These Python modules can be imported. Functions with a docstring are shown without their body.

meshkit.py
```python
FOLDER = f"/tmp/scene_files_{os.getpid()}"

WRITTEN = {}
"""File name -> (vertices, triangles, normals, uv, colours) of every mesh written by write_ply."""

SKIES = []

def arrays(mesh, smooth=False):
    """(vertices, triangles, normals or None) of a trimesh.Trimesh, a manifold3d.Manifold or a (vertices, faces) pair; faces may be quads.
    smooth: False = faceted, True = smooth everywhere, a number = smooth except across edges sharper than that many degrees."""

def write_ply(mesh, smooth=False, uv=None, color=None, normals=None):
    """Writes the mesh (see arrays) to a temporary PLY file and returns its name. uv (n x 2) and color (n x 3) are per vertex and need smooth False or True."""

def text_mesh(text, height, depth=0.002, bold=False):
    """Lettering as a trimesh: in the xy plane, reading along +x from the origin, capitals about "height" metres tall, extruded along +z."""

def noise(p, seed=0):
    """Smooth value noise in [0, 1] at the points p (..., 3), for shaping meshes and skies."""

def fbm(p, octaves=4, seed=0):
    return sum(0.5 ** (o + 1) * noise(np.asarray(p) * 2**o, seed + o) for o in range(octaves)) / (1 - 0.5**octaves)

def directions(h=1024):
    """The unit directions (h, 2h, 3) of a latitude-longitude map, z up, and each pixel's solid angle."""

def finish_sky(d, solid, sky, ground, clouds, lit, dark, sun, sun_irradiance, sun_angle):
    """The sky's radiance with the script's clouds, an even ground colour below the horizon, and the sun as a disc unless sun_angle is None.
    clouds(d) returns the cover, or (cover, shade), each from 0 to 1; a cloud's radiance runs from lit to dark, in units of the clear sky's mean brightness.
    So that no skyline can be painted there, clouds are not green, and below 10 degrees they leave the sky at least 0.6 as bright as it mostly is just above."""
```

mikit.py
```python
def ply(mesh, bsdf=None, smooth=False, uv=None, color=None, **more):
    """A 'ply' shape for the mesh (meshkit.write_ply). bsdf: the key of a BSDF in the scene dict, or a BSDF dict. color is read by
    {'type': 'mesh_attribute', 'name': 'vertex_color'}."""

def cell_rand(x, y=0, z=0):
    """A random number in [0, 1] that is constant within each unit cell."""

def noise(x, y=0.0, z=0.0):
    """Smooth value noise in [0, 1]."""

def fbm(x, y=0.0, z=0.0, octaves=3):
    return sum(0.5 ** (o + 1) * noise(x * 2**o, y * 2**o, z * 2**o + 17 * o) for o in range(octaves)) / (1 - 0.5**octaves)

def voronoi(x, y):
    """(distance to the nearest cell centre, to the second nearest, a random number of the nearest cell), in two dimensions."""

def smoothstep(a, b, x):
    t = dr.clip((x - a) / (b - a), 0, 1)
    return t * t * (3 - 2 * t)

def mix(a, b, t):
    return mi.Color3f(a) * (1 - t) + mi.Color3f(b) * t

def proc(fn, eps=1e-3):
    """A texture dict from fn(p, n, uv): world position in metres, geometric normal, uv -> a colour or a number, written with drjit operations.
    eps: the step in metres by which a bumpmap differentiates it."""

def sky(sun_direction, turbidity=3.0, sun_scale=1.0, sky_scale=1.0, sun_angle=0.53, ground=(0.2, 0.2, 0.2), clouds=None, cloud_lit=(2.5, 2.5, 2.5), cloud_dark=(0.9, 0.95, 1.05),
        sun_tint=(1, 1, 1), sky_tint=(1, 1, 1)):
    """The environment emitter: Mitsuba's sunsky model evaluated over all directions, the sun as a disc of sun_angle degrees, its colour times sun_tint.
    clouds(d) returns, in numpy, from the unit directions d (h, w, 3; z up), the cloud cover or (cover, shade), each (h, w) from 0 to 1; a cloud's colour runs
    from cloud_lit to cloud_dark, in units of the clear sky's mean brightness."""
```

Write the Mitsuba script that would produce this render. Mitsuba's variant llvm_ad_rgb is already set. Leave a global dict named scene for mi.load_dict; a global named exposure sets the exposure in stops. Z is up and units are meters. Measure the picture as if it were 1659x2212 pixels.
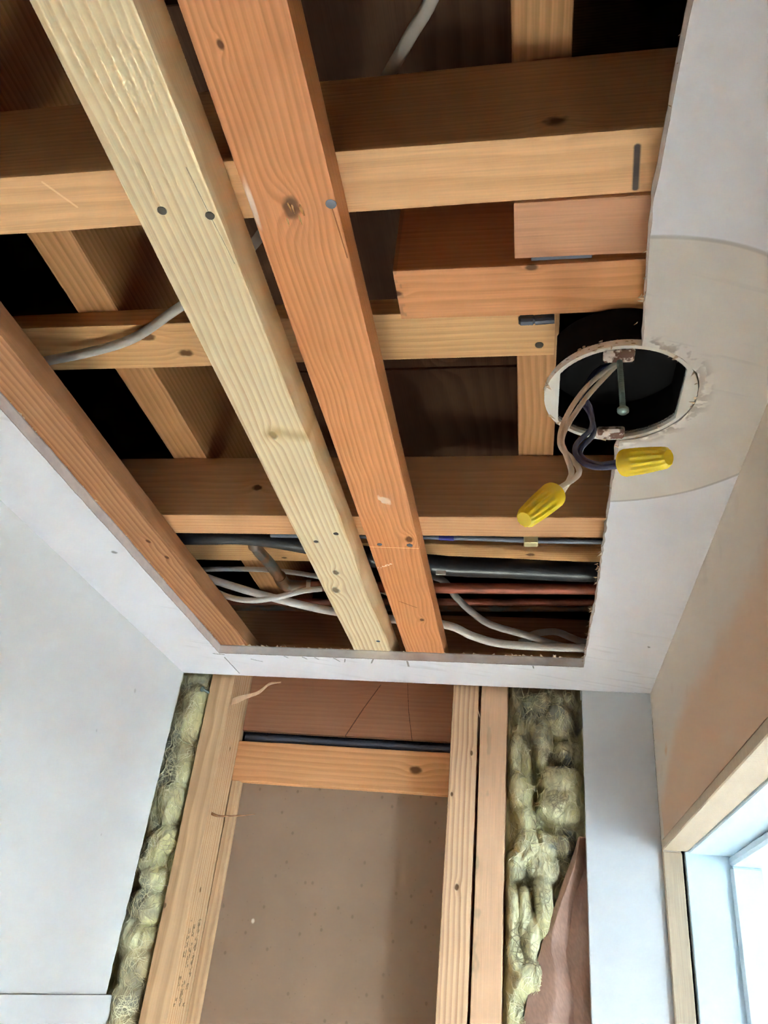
import math, random
import numpy as np, trimesh, drjit as dr, mitsuba as mi, mikit, meshkit
from mikit import noise, fbm, smoothstep, mix, voronoi
from shapely.geometry import Polygon, Point, LineString
T = mi.ScalarTransform4f
scene, labels = {}, {}
Z0 = 2.03                       # height of the lens above the floor; heights below are measured from the lens

# ------------------------------------------------------------------ camera, sky, exposure
yaw, pitch, roll, FPX = -0.21045436, 0.52986814, 0.11223363, 1719.43
fwd = np.array([math.sin(yaw) * math.cos(pitch), math.cos(yaw) * math.cos(pitch), math.sin(pitch)])
rgt = np.cross(fwd, [0, 0, 1]); rgt /= np.linalg.norm(rgt)
upv = np.cross(rgt, fwd)
upv = -rgt * math.sin(roll) + upv * math.cos(roll)
scene['camera'] = {'type': 'perspective', 'fov_axis': 'x', 'fov': 2 * math.degrees(math.atan(829.5 / FPX)), 'near_clip': 0.01, 'far_clip': 100.0,
                   'to_world': T().look_at(origin=[0, 0, Z0], target=[float(fwd[0]), float(fwd[1]), float(fwd[2] + Z0)], up=upv.tolist())}
scene['sky'] = mikit.sky((0.905, 0.02, 0.425), turbidity=4.0, sun_scale=40.0, sky_scale=40.0, sun_angle=1.0, sun_tint=(0.74, 1.12, 1.72), ground=(0.285, 0.315, 0.335), sky_tint=(1.0, 0.94, 0.86))
exposure = 4.7

# ------------------------------------------------------------------ helpers
def lin(r, g, b):
    c = np.array([r, g, b]) / 255.0
    return np.where(c < 0.04045, c / 12.92, ((c + 0.055) / 1.055) ** 2.4).tolist()

def add(key, mesh, bsdf, smooth=False, label=None, cat=None, group=None, kind=None, **kw):
    k, i = key, 0
    while k in scene:
        i += 1; k = f'{key}_{i:03d}'
    v, f = (mesh[0], mesh[1]) if isinstance(mesh, tuple) else (np.array(mesh.vertices), np.array(mesh.faces))
    v = np.array(v, float) + [0, 0, Z0]
    scene[k] = mikit.ply((v, f), bsdf, smooth=smooth, **kw)
    if label or kind or cat or group:
        tag(k, label, cat, group, kind)
    return k

def tag(k, label=None, cat=None, group=None, kind=None):
    labels[k] = {a: b for a, b in (('label', label), ('category', cat), ('group', group), ('kind', kind)) if b}

def cat_(*m): return trimesh.util.concatenate(list(m))

def box(x0, x1, y0, y1, z0, z1, b=0.002):
    c = []
    for sx in (0, 1):
        for sy in (0, 1):
            for sz in (0, 1):
                p = np.array([(x0, x1)[sx], (y0, y1)[sy], (z0, z1)[sz]], float)
                d = np.array([1 - 2 * sx, 1 - 2 * sy, 1 - 2 * sz]) * b
                for k in range(3):
                    q = p + d; q[k] = p[k]; c.append(q)
    return trimesh.convex.convex_hull(np.array(c))

def sweep(secs, close=True):
    """secs: (n, m, 3) rings of the same length -> closed surface with fan caps."""
    secs = np.asarray(secs, float); n, m, _ = secs.shape
    v = secs.reshape(-1, 3); f = []
    for i in range(n - 1):
        for j in range(m):
            a, b = i * m + j, i * m + (j + 1) % m
            f += [[a, b, b + m], [a, b + m, a + m]]
    v = np.vstack([v, secs[0].mean(0), secs[-1].mean(0)])
    for j in range(m):
        f += [[n * m, (j + 1) % m, j], [n * m + 1, (n - 1) * m + j, (n - 1) * m + (j + 1) % m]]
    me = trimesh.Trimesh(v, np.array(f), process=False)
    if me.volume < 0: me.invert()
    return me

def spline(p, n=8):
    p = np.asarray(p, float); q = np.vstack([2 * p[0] - p[1], p, 2 * p[-1] - p[-2]]); out = []
    for i in range(1, len(q) - 2):
        for t in np.linspace(0, 1, n, endpoint=False):
            a, b, c, d = q[i - 1], q[i], q[i + 1], q[i + 2]
            out.append(0.5 * (2 * b + (c - a) * t + (2 * a - 5 * b + 4 * c - d) * t * t + (3 * b - a - 3 * c + d) * t ** 3))
    return np.array(out + [p[-1]])

def tube(path, r, m=10, flat=1.0):
    path = np.asarray(path, float); r = np.broadcast_to(r, len(path))
    t = np.gradient(path, axis=0); t /= np.linalg.norm(t, axis=1, keepdims=True)
    u = np.cross(t[0], [0.1, 0.2, 1.0]); u /= np.linalg.norm(u); secs = []
    for k in range(len(path)):
        u = u - t[k] * (u @ t[k]); u /= np.linalg.norm(u); w = np.cross(t[k], u)
        a = np.arange(m) * 2 * np.pi / m
        secs.append(path[k] + r[k] * (np.cos(a)[:, None] * u * flat + np.sin(a)[:, None] * w))
    return sweep(secs)

def extrude(poly, z0, z1):
    g = getattr(poly, 'geoms', [poly])
    m = cat_(*[trimesh.creation.extrude_polygon(q, z1 - z0, engine='earcut') for q in g if q.area > 1e-8])
    m.apply_translation([0, 0, z0]); return m

def bar(axis, a0, a1, p0, p1, q0, q1, r=0.003, n=40, wob=0.0006, seed=0, edge=None):
    """A sawn timber along an axis (0 x, 1 y, 2 z): p, q are the ranges over the two other axes in order; eased edges, faint unevenness.
    edge(t, ring) may bend the ring (for bark edges)."""
    rg = np.random.default_rng(seed); secs = []
    ring = []
    for cp, cq, a in ((p1, q1, 0), (p0, q1, 90), (p0, q0, 180), (p1, q0, 270)):
        sp, sq = (-1 if cp == p1 else 1), (-1 if cq == q1 else 1)
        for d in (0, 45, 90):
            th = math.radians(a + d)
            ring.append((cp + sp * r + r * math.cos(th), cq + sq * r + r * math.sin(th)))
    ring = np.array(ring)
    ts = np.linspace(a0, a1, n)
    for t in ts:
        s = ring.copy()
        pts = np.concatenate([s * 40, np.full((len(s), 1), t * 9)], 1)
        s += (np.stack([meshkit.noise(pts, seed), meshkit.noise(pts, seed + 7)], 1) - 0.5) * 2 * wob
        if edge is not None: s = edge(t, s)
        out = np.zeros((len(s), 3)); o = [k for k in range(3) if k != axis]
        out[:, axis] = t; out[:, o[0]] = s[:, 0]; out[:, o[1]] = s[:, 1]
        secs.append(out)
    return sweep(secs)

def disc(c, nrm, r, h, m=12, dome=0.4):
    """A nail or screw head: a short domed disc at c standing out along nrm."""
    nrm = np.asarray(nrm, float) / np.linalg.norm(nrm)
    u = np.cross(nrm, [0.3, 0.5, 0.81]); u /= np.linalg.norm(u); w = np.cross(nrm, u); a = np.arange(m) * 2 * np.pi / m
    ring = np.cos(a)[:, None] * u + np.sin(a)[:, None] * w
    return sweep([np.asarray(c) + ring * r * k + nrm * h * q for k, q in ((1, -1.0), (1, 0.4), (0.8, 0.8), (dome, 1.0))])

# ------------------------------------------------------------------ materials
def mat(key, base, rough=0.6, spec=0.3, **kw):
    scene[key] = {'type': 'twosided', 'bsdf': {'type': 'principled', 'base_color': base if isinstance(base, dict) else {'type': 'rgb', 'value': list(base)}, 'roughness': rough, 'specular': spec, **kw}}
    return key

def wood(key, light, dark, axis, centre, ring, knots=(), strength=0.8, blotch=0.25, rough=0.6, tint=None, wander=0.004, sharp=0.9, marks=None, bump=0.0):
    """Solid wood: growth rings about a pith line along the axis (world metres), fibres, blotches, knots (x, y, z, r)."""
    L, D = lin(*light), lin(*dark); o = [k for k in range(3) if k != axis]
    TT = lin(*tint) if tint else D
    def rings(p):
        q = [p[0], p[1], p[2] - Z0]
        a, c1, c2 = q[axis], q[o[0]], q[o[1]]
        r = dr.sqrt(dr.square(c1 - centre[0]) + dr.square(c2 - centre[1]))
        r = r + wander * (fbm(a * 3.1, c1 * 6, c2 * 6) - 0.5) + 0.0016 * (noise(a * 23, c1 * 40, c2 * 40) - 0.5)
        kn = mi.Float(0)
        for (kx, ky, kz, kr) in knots:
            k = [kx, ky, kz]
            d2 = dr.square((a - k[axis]) / 1.6) + dr.square(c1 - k[o[0]]) + dr.square(c2 - k[o[1]])
            d = dr.sqrt(d2) / kr
            r = r + kr * 1.1 * dr.exp(-d2 / (kr * kr * 4.0))
            kn = dr.maximum(kn, 1 - smoothstep(0.55, 1.15, d + 0.35 * (noise(a * 300, c1 * 300, c2 * 300) - 0.5)))
        t = r / ring
        t = t + 0.5 * (noise(t * 0.35 + 31.0) - 0.5)
        f = t - dr.floor(t)
        late = smoothstep(1 - sharp, 0.82, f) * (1 - smoothstep(0.86, 1.0, f)) * (0.55 + 0.45 * noise(dr.floor(t) * 3.7, 5.0))
        return q, a, c1, c2, late, kn
    def fn(p, n, uv):
        q, a, c1, c2, late, kn = rings(p)
        fib = noise(a * 35, c1 * 1500, c2 * 1500)
        bl = fbm(a * 5, c1 * 22, c2 * 22)
        col = mix(L, D, strength * late)
        col = mix(col, mi.Color3f(TT), blotch * 1.6 * dr.clip(bl - 0.35, 0, 1)) * (0.9 + 0.2 * fib)
        col = mix(col, mi.Color3f(lin(70, 40, 22)), 0.85 * kn)
        if marks is not None: col = marks(q, n, col)
        return col
    tex = mikit.proc(fn)
    b = {'type': 'principled', 'base_color': tex, 'roughness': rough, 'specular': 0.25}
    if bump:
        def hf(p, n, uv): return rings(p)[4]
        b = {'type': 'bumpmap', 'arbitrary': mikit.proc(hf, eps=6e-4), 'scale': bump, 'bsdf': b}
    scene[key] = {'type': 'twosided', 'bsdf': b}
    return key

def seg(q0, q1, a, b, w):
    """1 within w of the segment a-b in a plane."""
    dx, dy = b[0] - a[0], b[1] - a[1]; l2 = dx * dx + dy * dy
    t = dr.clip(((q0 - a[0]) * dx + (q1 - a[1]) * dy) / l2, 0, 1)
    d = dr.sqrt(dr.square(q0 - a[0] - t * dx) + dr.square(q1 - a[1] - t * dy))
    return 1 - smoothstep(w * 0.6, w * 1.4, d)

BOX = (0.0644, 0.477)          # centre of the round ceiling box
C = 0.385                      # ceiling face
CT = 0.398                     # top of the ceiling board
PAINT, PAPER, GYPS = lin(236, 234, 236), lin(220, 212, 202), lin(206, 198, 193)
PENCIL = [((-0.4399, 1.060), (-0.4388, 1.128), 0.00075), ((-0.2145, 1.043), (-0.2201, 1.060), 0.00105), ((-0.1670, 1.046), (-0.1675, 1.068), 0.00135),
          ((-0.452, 1.046), (-0.437, 1.049), 0.00135), ((-0.345, 1.046), (-0.341, 1.052), 0.00090), ((-0.318, 1.046), (-0.313, 1.054), 0.00090), ((-0.300, 1.046), (-0.296, 1.053), 0.00090),
          ((-0.272, 1.046), (-0.266, 1.058), 0.00090), ((-0.256, 1.048), (-0.259, 1.060), 0.00075), ((-0.40, 1.063), (-0.385, 1.072), 0.00075), ((0.005, 1.046), (0.006, 1.055), 0.00090)]
def ceiling_fn(p, n, uv):
    x, y = p[0], p[1]
    col = mi.Color3f(PAINT) * (0.97 + 0.05 * fbm(x * 9, y * 9))
    d = dr.sqrt(dr.square(x - BOX[0]) + dr.square(y - BOX[1])) + 0.004 * (fbm(x * 14, y * 14) - 0.5)
    inside = 1 - smoothstep(0.1445, 0.1465, d)
    rim = smoothstep(0.1435, 0.1455, d) * (1 - smoothstep(0.1462, 0.1480, d))
    col = mix(col, mi.Color3f(PAPER) * (0.95 + 0.1 * fbm(x * 30, y * 30)), inside)
    col = mix(col, mi.Color3f(lin(178, 170, 160)), 0.7 * rim)
    grime = (1 - smoothstep(0.055, 0.068, d)) * smoothstep(0.42, 0.62, fbm(x * 160, y * 160))
    col = mix(col, mi.Color3f(lin(110, 88, 74)), 0.75 * grime)
    for a, b, w in PENCIL:
        col = mix(col, mi.Color3f(lin(95, 86, 80)), 0.8 * seg(x, y, a, b, w))
    for cx, cy, r in ((-0.4603, 0.7339, 0.0035), (0.1454, 0.9644, 0.002)):
        dd = dr.sqrt(dr.square(x - cx) + dr.square(y - cy))
        col = mix(col, mi.Color3f(lin(120, 112, 108)), 0.8 * (1 - smoothstep(r * 0.6, r * 1.2, dd + 0.002 * (noise(x * 700, y * 700) - 0.5))))
    scuff = smoothstep(0.66, 0.75, fbm(x * 12 + y * 9, y * 160 - x * 60)) * smoothstep(0.5, 0.7, noise(x * 7, y * 7, 3.0))
    col = mix(col, mi.Color3f(lin(165, 158, 154)), 0.16 * scuff)
    edge = dr.abs(n[2]) < 0.5
    g = mi.Color3f(GYPS) * (0.85 + 0.25 * fbm(x * 130, y * 130, p[2] * 130))
    paperline = smoothstep(0.0112, 0.0122, p[2] - Z0 - C) + (1 - smoothstep(0.0004, 0.0009, p[2] - Z0 - C))
    g = mix(g, mi.Color3f(lin(140, 122, 108)), 0.7 * dr.clip(paperline, 0, 1))
    return dr.select(edge, g, col)
mat('m_ceiling', mikit.proc(ceiling_fn), 0.75, 0.2)

def wall_fn(p, n, uv):
    y, z = p[1], p[2] - Z0
    col = mi.Color3f(lin(221, 219, 216)) * (0.97 + 0.05 * fbm(y * 5, z * 5))
    for cy, cz, r in ((1.00, 0.310, 0.0032), (0.93, 0.235, 0.002), (1.01, 0.125, 0.0016)):
        dd = dr.sqrt(dr.square(y - cy) + dr.square(z - cz))
        col = mix(col, mi.Color3f(lin(168, 164, 160)), 0.5 * (1 - smoothstep(r * 0.5, r * 1.3, dd)))
    crumb = smoothstep(1.1335, 1.1365, y + 0.006 * (fbm(z * 60, y * 60) - 0.5))
    return mix(col, mi.Color3f(lin(205, 198, 186)), crumb)
mat('m_wall', mikit.proc(wall_fn), 0.75, 0.2)
mat('m_white', lin(214, 213, 212), 0.75, 0.2)

def rwall_fn(p, n, uv):
    y, z = p[1], p[2] - Z0
    col = mi.Color3f(lin(172, 142, 118)) * (0.95 + 0.10 * fbm(y * 6, z * 6))
    band = smoothstep(0.272, 0.308, z + 0.06 * smoothstep(0.93, 1.13, y) + 0.022 * (fbm(y * 14, z * 14) - 0.5))
    band2 = smoothstep(1.112, 1.120, y + 0.03 * (fbm(y * 12, z * 22) - 0.5))
    m = dr.maximum(band, band2)
    col = mix(col, mi.Color3f(lin(170, 156, 142)), m)
    spot = (1 - smoothstep(0.0, 1.0, dr.sqrt(dr.square((y - 1.045) / 0.02) + dr.square((z - 0.282) / 0.009)) + 0.5 * (noise(y * 200, z * 200) - 0.5)))
    col = mix(col, mi.Color3f(lin(170, 125, 75)), 0.7 * spot)
    scuff = smoothstep(0.72, 0.80, fbm(y * 30, z * 30 + 7)) * 0.12
    return mix(col, mi.Color3f(lin(140, 120, 105)), scuff)
mat('m_rwall', mikit.proc(rwall_fn), 0.7, 0.2)

def kraftboard_fn(p, n, uv):
    x, z = p[0], p[2] - Z0
    col = mi.Color3f(lin(128, 104, 86)) * (0.92 + 0.16 * fbm(x * 14, z * 14))
    for s, th, w, cc in ((38.0, 0.10, 0.5, lin(84, 64, 52)), (70.0, 0.075, 0.5, lin(96, 76, 62)), (9.0, 0.030, 0.6, lin(214, 206, 190))):
        f1, f2, rr = voronoi(x * s + 3 * s, z * s * 0.8 + 50)
        col = mix(col, mi.Color3f(cc), dr.select(rr > 0.72, w * (1 - smoothstep(th * 0.4, th, f1)), 0))
    return col
mat('m_board', mikit.proc(kraftboard_fn), 0.85, 0.1)

mat('m_vinyl', lin(196, 212, 222), 0.35, 0.4)
mat('m_floor', lin(224, 218, 210), 0.5, 0.3)
mat('m_primer', lin(186, 186, 188), 0.75, 0.2)
mat('m_panel', lin(96, 74, 56), 0.6, 0.3)
mat('m_dark', lin(24, 22, 24), 0.6, 0.3)
mat('m_black', lin(26, 27, 31), 0.35, 0.5)
mat('m_box', lin(10, 8, 9), 0.7, 0.1)
def rust_fn(p, n, uv):
    f = fbm(p[0] * 240, p[1] * 240, p[2] * 240)
    return mix(lin(88, 62, 52), lin(190, 178, 170), smoothstep(0.45, 0.6, f))
mat('m_rust', mikit.proc(rust_fn), 0.8, 0.2)
mat('m_zinc', lin(104, 118, 112), 0.4, 0.5, metallic=0.9)
mat('m_nail', lin(92, 96, 108), 0.45, 0.5, metallic=0.6)
mat('m_iron', lin(70, 62, 54), 0.7, 0.3)
def copper_fn(p, n, uv):
    f = fbm(p[0] * 30, p[1] * 60, p[2] * 60)
    return mix(lin(150, 84, 66), lin(104, 66, 54), smoothstep(0.35, 0.7, f))
mat('m_copper', mikit.proc(copper_fn), 0.5, 0.4, metallic=0.4)
def oldcopper_fn(p, n, uv):
    f = fbm(p[0] * 60, p[1] * 40, p[2] * 60)
    return mix(lin(112, 76, 54), lin(84, 88, 84), smoothstep(0.42, 0.66, f))
mat('m_oldcopper', mikit.proc(oldcopper_fn), 0.45, 0.5, metallic=0.5)
mat('m_solder', lin(190, 192, 190), 0.4, 0.5, metallic=0.5)
mat('m_cable', lin(226, 220, 210), 0.6, 0.2)
mat('m_cablegrey', lin(158, 150, 143), 0.7, 0.15)
mat('m_wirewhite', lin(228, 214, 196), 0.45, 0.4)
mat('m_wireblack', lin(46, 48, 74), 0.4, 0.5)
mat('m_yellow', lin(238, 206, 38), 0.35, 0.5)
mat('m_tape', lin(226, 212, 160), 0.6, 0.3)
mat('m_bluegrey', lin(92, 98, 110), 0.4, 0.5)
mat('m_blue', lin(32, 36, 110), 0.5, 0.3)
mat('m_plaster', lin(226, 219, 207), 0.75, 0.2)
mat('m_torn', lin(176, 152, 126), 0.9, 0.1)

def wool_fn(p, n, uv):
    x, y, z = p[0], p[1], p[2] - Z0
    wx = x + 0.02 * (fbm(x * 25, z * 25) - 0.5); wz = z + 0.03 * (fbm(x * 20 + 9, z * 20) - 0.5)
    a = fbm(wx * 34, wz * 16, 2.0)
    g = fbm(wx * 18 + 5, wz * 13 + 3, 7.0)
    fib = fbm(wx * 420, wz * 70, y * 300)
    col = mix(lin(172, 164, 118), lin(202, 194, 156), smoothstep(0.4, 0.65, a))
    col = mix(col, mi.Color3f(lin(142, 126, 92)), 0.8 * smoothstep(0.5, 0.68, g))
    col = mix(col, mi.Color3f(lin(88, 86, 80)), 0.85 * smoothstep(0.60, 0.74, fbm(wx * 15 + 11, wz * 22 + 1, 4.0)))
    for cx, cz, rx, rz, k in ((0.020, 0.385, 0.07, 0.055, 0.75), (0.020, 0.318, 0.014, 0.04, 0.6), (0.0467, 0.288, 0.020, 0.014, 0.95), (0.060, 0.335, 0.014, 0.05, 0.7), (0.0500, 0.178, 0.022, 0.022, 0.9), (0.035, 0.185, 0.02, 0.01, 0.6), (-0.530, 0.27, 0.02, 0.02, 0.6), (-0.535, 0.13, 0.016, 0.05, 0.7), (-0.53, 0.07, 0.03, 0.04, 0.6), (-0.52, 0.36, 0.03, 0.02, 0.5), (-0.515, -0.04, 0.03, 0.03, 0.5)):
        d = dr.sqrt(dr.square((wx - cx) / rx) + dr.square((wz - cz) / rz)) + 0.6 * (fbm(wx * 70, wz * 50, 9.0) - 0.5)
        col = mix(col, mix(lin(134, 122, 100), lin(74, 76, 78), smoothstep(0.45, 0.65, fbm(wx * 45 + 3, wz * 45, 12.0))), k * (1 - smoothstep(0.6, 1.1, d)))
    return col * (0.66 + 0.6 * fib)
mat('m_wool', mikit.proc(wool_fn), 0.55, 0.35, sheen=0.4)
def fibre_fn(p, n, uv):
    f = fbm(p[0] * 50, p[1] * 50, p[2] * 30)
    return mix(lin(150, 140, 108), lin(206, 198, 164), smoothstep(0.35, 0.65, f))
mat('m_fibre', mikit.proc(fibre_fn), 0.5, 0.4)
def kraft_fn(p, n, uv):
    f = fbm(p[0] * 30, p[1] * 30, p[2] * 12); g = noise(p[0] * 700 + p[2] * 300, p[2] * 200 - p[0] * 200)
    return mix(lin(154, 120, 104), lin(128, 96, 82), f) * (0.9 + 0.2 * g)
mat('m_kraft', mikit.proc(kraft_fn), 0.6, 0.3)

K1 = 0.3977; K2 = 0.4227        # bottom and top of the furring strips; K2 is also the beams' underside
JB = 0.502                      # underside of the floor joists
def cream_marks(q, n, col):
    st = (1 - smoothstep(0.0, 1.0, dr.abs(q[1] - 0.535 - 0.012 * (noise(q[0] * 60) - 0.5)) / 0.012)) * smoothstep(0.3, 0.6, noise(q[0] * 55, q[1] * 40))
    col = mix(col, mi.Color3f(lin(176, 140, 72)), 0.6 * st)
    cr = dr.maximum(seg(q[0], q[1], (-0.1990, 0.272), (-0.1965, 0.306), 0.00025), seg(q[0], q[1], (-0.1965, 0.306), (-0.1930, 0.345), 0.0002))
    bark = smoothstep(-0.1935, -0.1885, q[0] + 0.004 * (fbm(q[1] * 20, 3.0) - 0.5))
    col = mix(col, mi.Color3f(lin(214, 172, 112)), 0.75 * bark * (0.6 + 0.4 * noise(q[1] * 60, q[0] * 200)))
    return mix(col, mi.Color3f(lin(110, 86, 58)), 0.75 * cr)
wood('m_cream', (240, 219, 178), (196, 158, 104), 1, (-0.285, 0.450), 0.0046, [(-0.2294, 0.8477, K1, 0.0055), (-0.219, 0.80, K1, 0.004), (-0.2198, 0.535, K1, 0.004)], 0.75, 0.12, 0.55, (222, 190, 138), 0.010, 0.8, cream_marks, bump=0.0004)
def orange_marks(q, n, col):
    w = dr.maximum(1 - smoothstep(0.5, 1.0, dr.sqrt(dr.square((q[0] + 0.1668) / 0.003) + dr.square((q[1] - 0.300) / 0.022)) + 0.7 * (noise(q[0] * 400, q[1] * 90) - 0.5)),
                   1 - smoothstep(0.4, 1.0, dr.sqrt(dr.square((q[0] + 0.1381) / 0.006) + dr.square((q[1] - 0.6414) / 0.010)) + 0.9 * (noise(q[0] * 300, q[1] * 200) - 0.5)))
    w = dr.maximum(w, seg(q[0], q[1], (-0.166, 0.786), (-0.152, 0.777), 0.0018) * smoothstep(0.35, 0.6, noise(q[0] * 500, q[1] * 300)))
    col = mix(col, mi.Color3f(lin(226, 206, 186)), 0.75 * w)
    ln = seg(q[0], q[1], (-0.172, 0.737), (-0.112, 0.740), 0.0007)
    col = mix(col, mi.Color3f(lin(236, 190, 140)), 0.5 * ln)
    ck = dr.maximum(seg(q[0], q[1], (-0.156, 0.875), (-0.136, 0.893), 0.0006), seg(q[0], q[1], (-0.1185, 0.305), (-0.1165, 0.345), 0.0004))
    return mix(col, mi.Color3f(lin(112, 58, 28)), 0.8 * ck)
wood('m_orange', (185, 124, 83), (148, 83, 46), 1, (-0.01, 0.62), 0.0024, [(-0.1434, 0.305, K1, 0.0058), (-0.124, 0.72, K1, 0.0045), (-0.155, 0.205, K1, 0.002), (-0.134, 0.93, K1, 0.003)], 0.55, 0.4, 0.5, (171, 97, 52), 0.012, 0.85, orange_marks, bump=0.0002)
wood('m_brown', (155, 110, 78), (109, 64, 38), 1, (-0.30, 0.42), 0.0065, [(-0.4216, 0.7312, K1, 0.003), (-0.4152, 0.77, K1, 0.003)], 0.8, 0.5, 0.6, (126, 76, 47), 0.016, 0.9)
def beam_marks(q, n, col):
    m = seg(q[0], q[1], (0.0595, 0.2985), (0.0615, 0.3265), 0.0019)
    col = mix(col, mi.Color3f(lin(38, 40, 50)), 0.92 * m)
    s = seg(q[0], q[1], (-0.312, 0.292), (-0.298, 0.312), 0.0008)
    return mix(col, mi.Color3f(lin(226, 190, 150)), 0.5 * s)
wood('m_beam', (200, 155, 110), (172, 124, 80), 0, (0.36, 0.60), 0.0034, [(0.0133, 0.2840, 0.436, 0.006)], 0.5, 0.45, 0.6, (185, 131, 91), 0.012, 0.9, beam_marks)
wood('m_beam2', (186, 139, 99), (159, 108, 69), 0, (0.66, 0.50), 0.0040, [(-0.30, 0.7164, 0.46, 0.004)], 0.5, 0.5, 0.6, (168, 117, 78), 0.012, 0.9)
def block_marks(q, n, col):
    w = dr.maximum(dr.select(q[0] < -0.09, 1.0, 0.0) * smoothstep(0.5, 0.7, noise(q[1] * 220, q[0] * 300)), 0)
    return mix(col, mi.Color3f(lin(120, 92, 74)), 0.4 * w)
wood('m_block', (186, 128, 87), (157, 95, 56), 0, (0.45, 0.55), 0.0036, [(-0.0951, 0.4018, K2, 0.003), (0.0, 0.384, K2, 0.003)], 0.5, 0.5, 0.6, (170, 108, 69), 0.012, 0.9, block_marks)
wood('m_pinkblock', (181, 131, 98), (162, 108, 76), 0, (0.40, 0.65), 0.0050, [], 0.35, 0.4, 0.6, (169, 119, 91), 0.010, 0.9)
wood('m_strap', (197, 152, 104), (165, 117, 74), 0, (0.44, 0.56), 0.0050, [(-0.345, 0.497, 0.483, 0.006), (-0.315, 0.52, 0.483, 0.005), (0.001, 0.91, 0.483, 0.004), (0.004, 0.93, 0.483, 0.003), (-0.36, 0.917, 0.483, 0.005), (-0.33, 0.93, 0.483, 0.003)], 0.6, 0.5, 0.6, (164, 113, 74), 0.022, 0.9)
wood('m_joist', (172, 125, 86), (134, 88, 55), 1, (-0.2, 0.70), 0.0050, [], 0.6, 0.5, 0.65, (145, 94, 61), 0.012, 0.9)
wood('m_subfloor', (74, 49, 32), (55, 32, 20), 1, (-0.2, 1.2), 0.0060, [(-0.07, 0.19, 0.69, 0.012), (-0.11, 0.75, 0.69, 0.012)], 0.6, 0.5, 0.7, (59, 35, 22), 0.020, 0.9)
wood('m_roof', (120, 84, 56), (84, 56, 36), 0, (0.3, 2.6), 0.0080, [], 0.6, 0.5, 0.8, (90, 60, 38), 0.020, 0.9)
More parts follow.
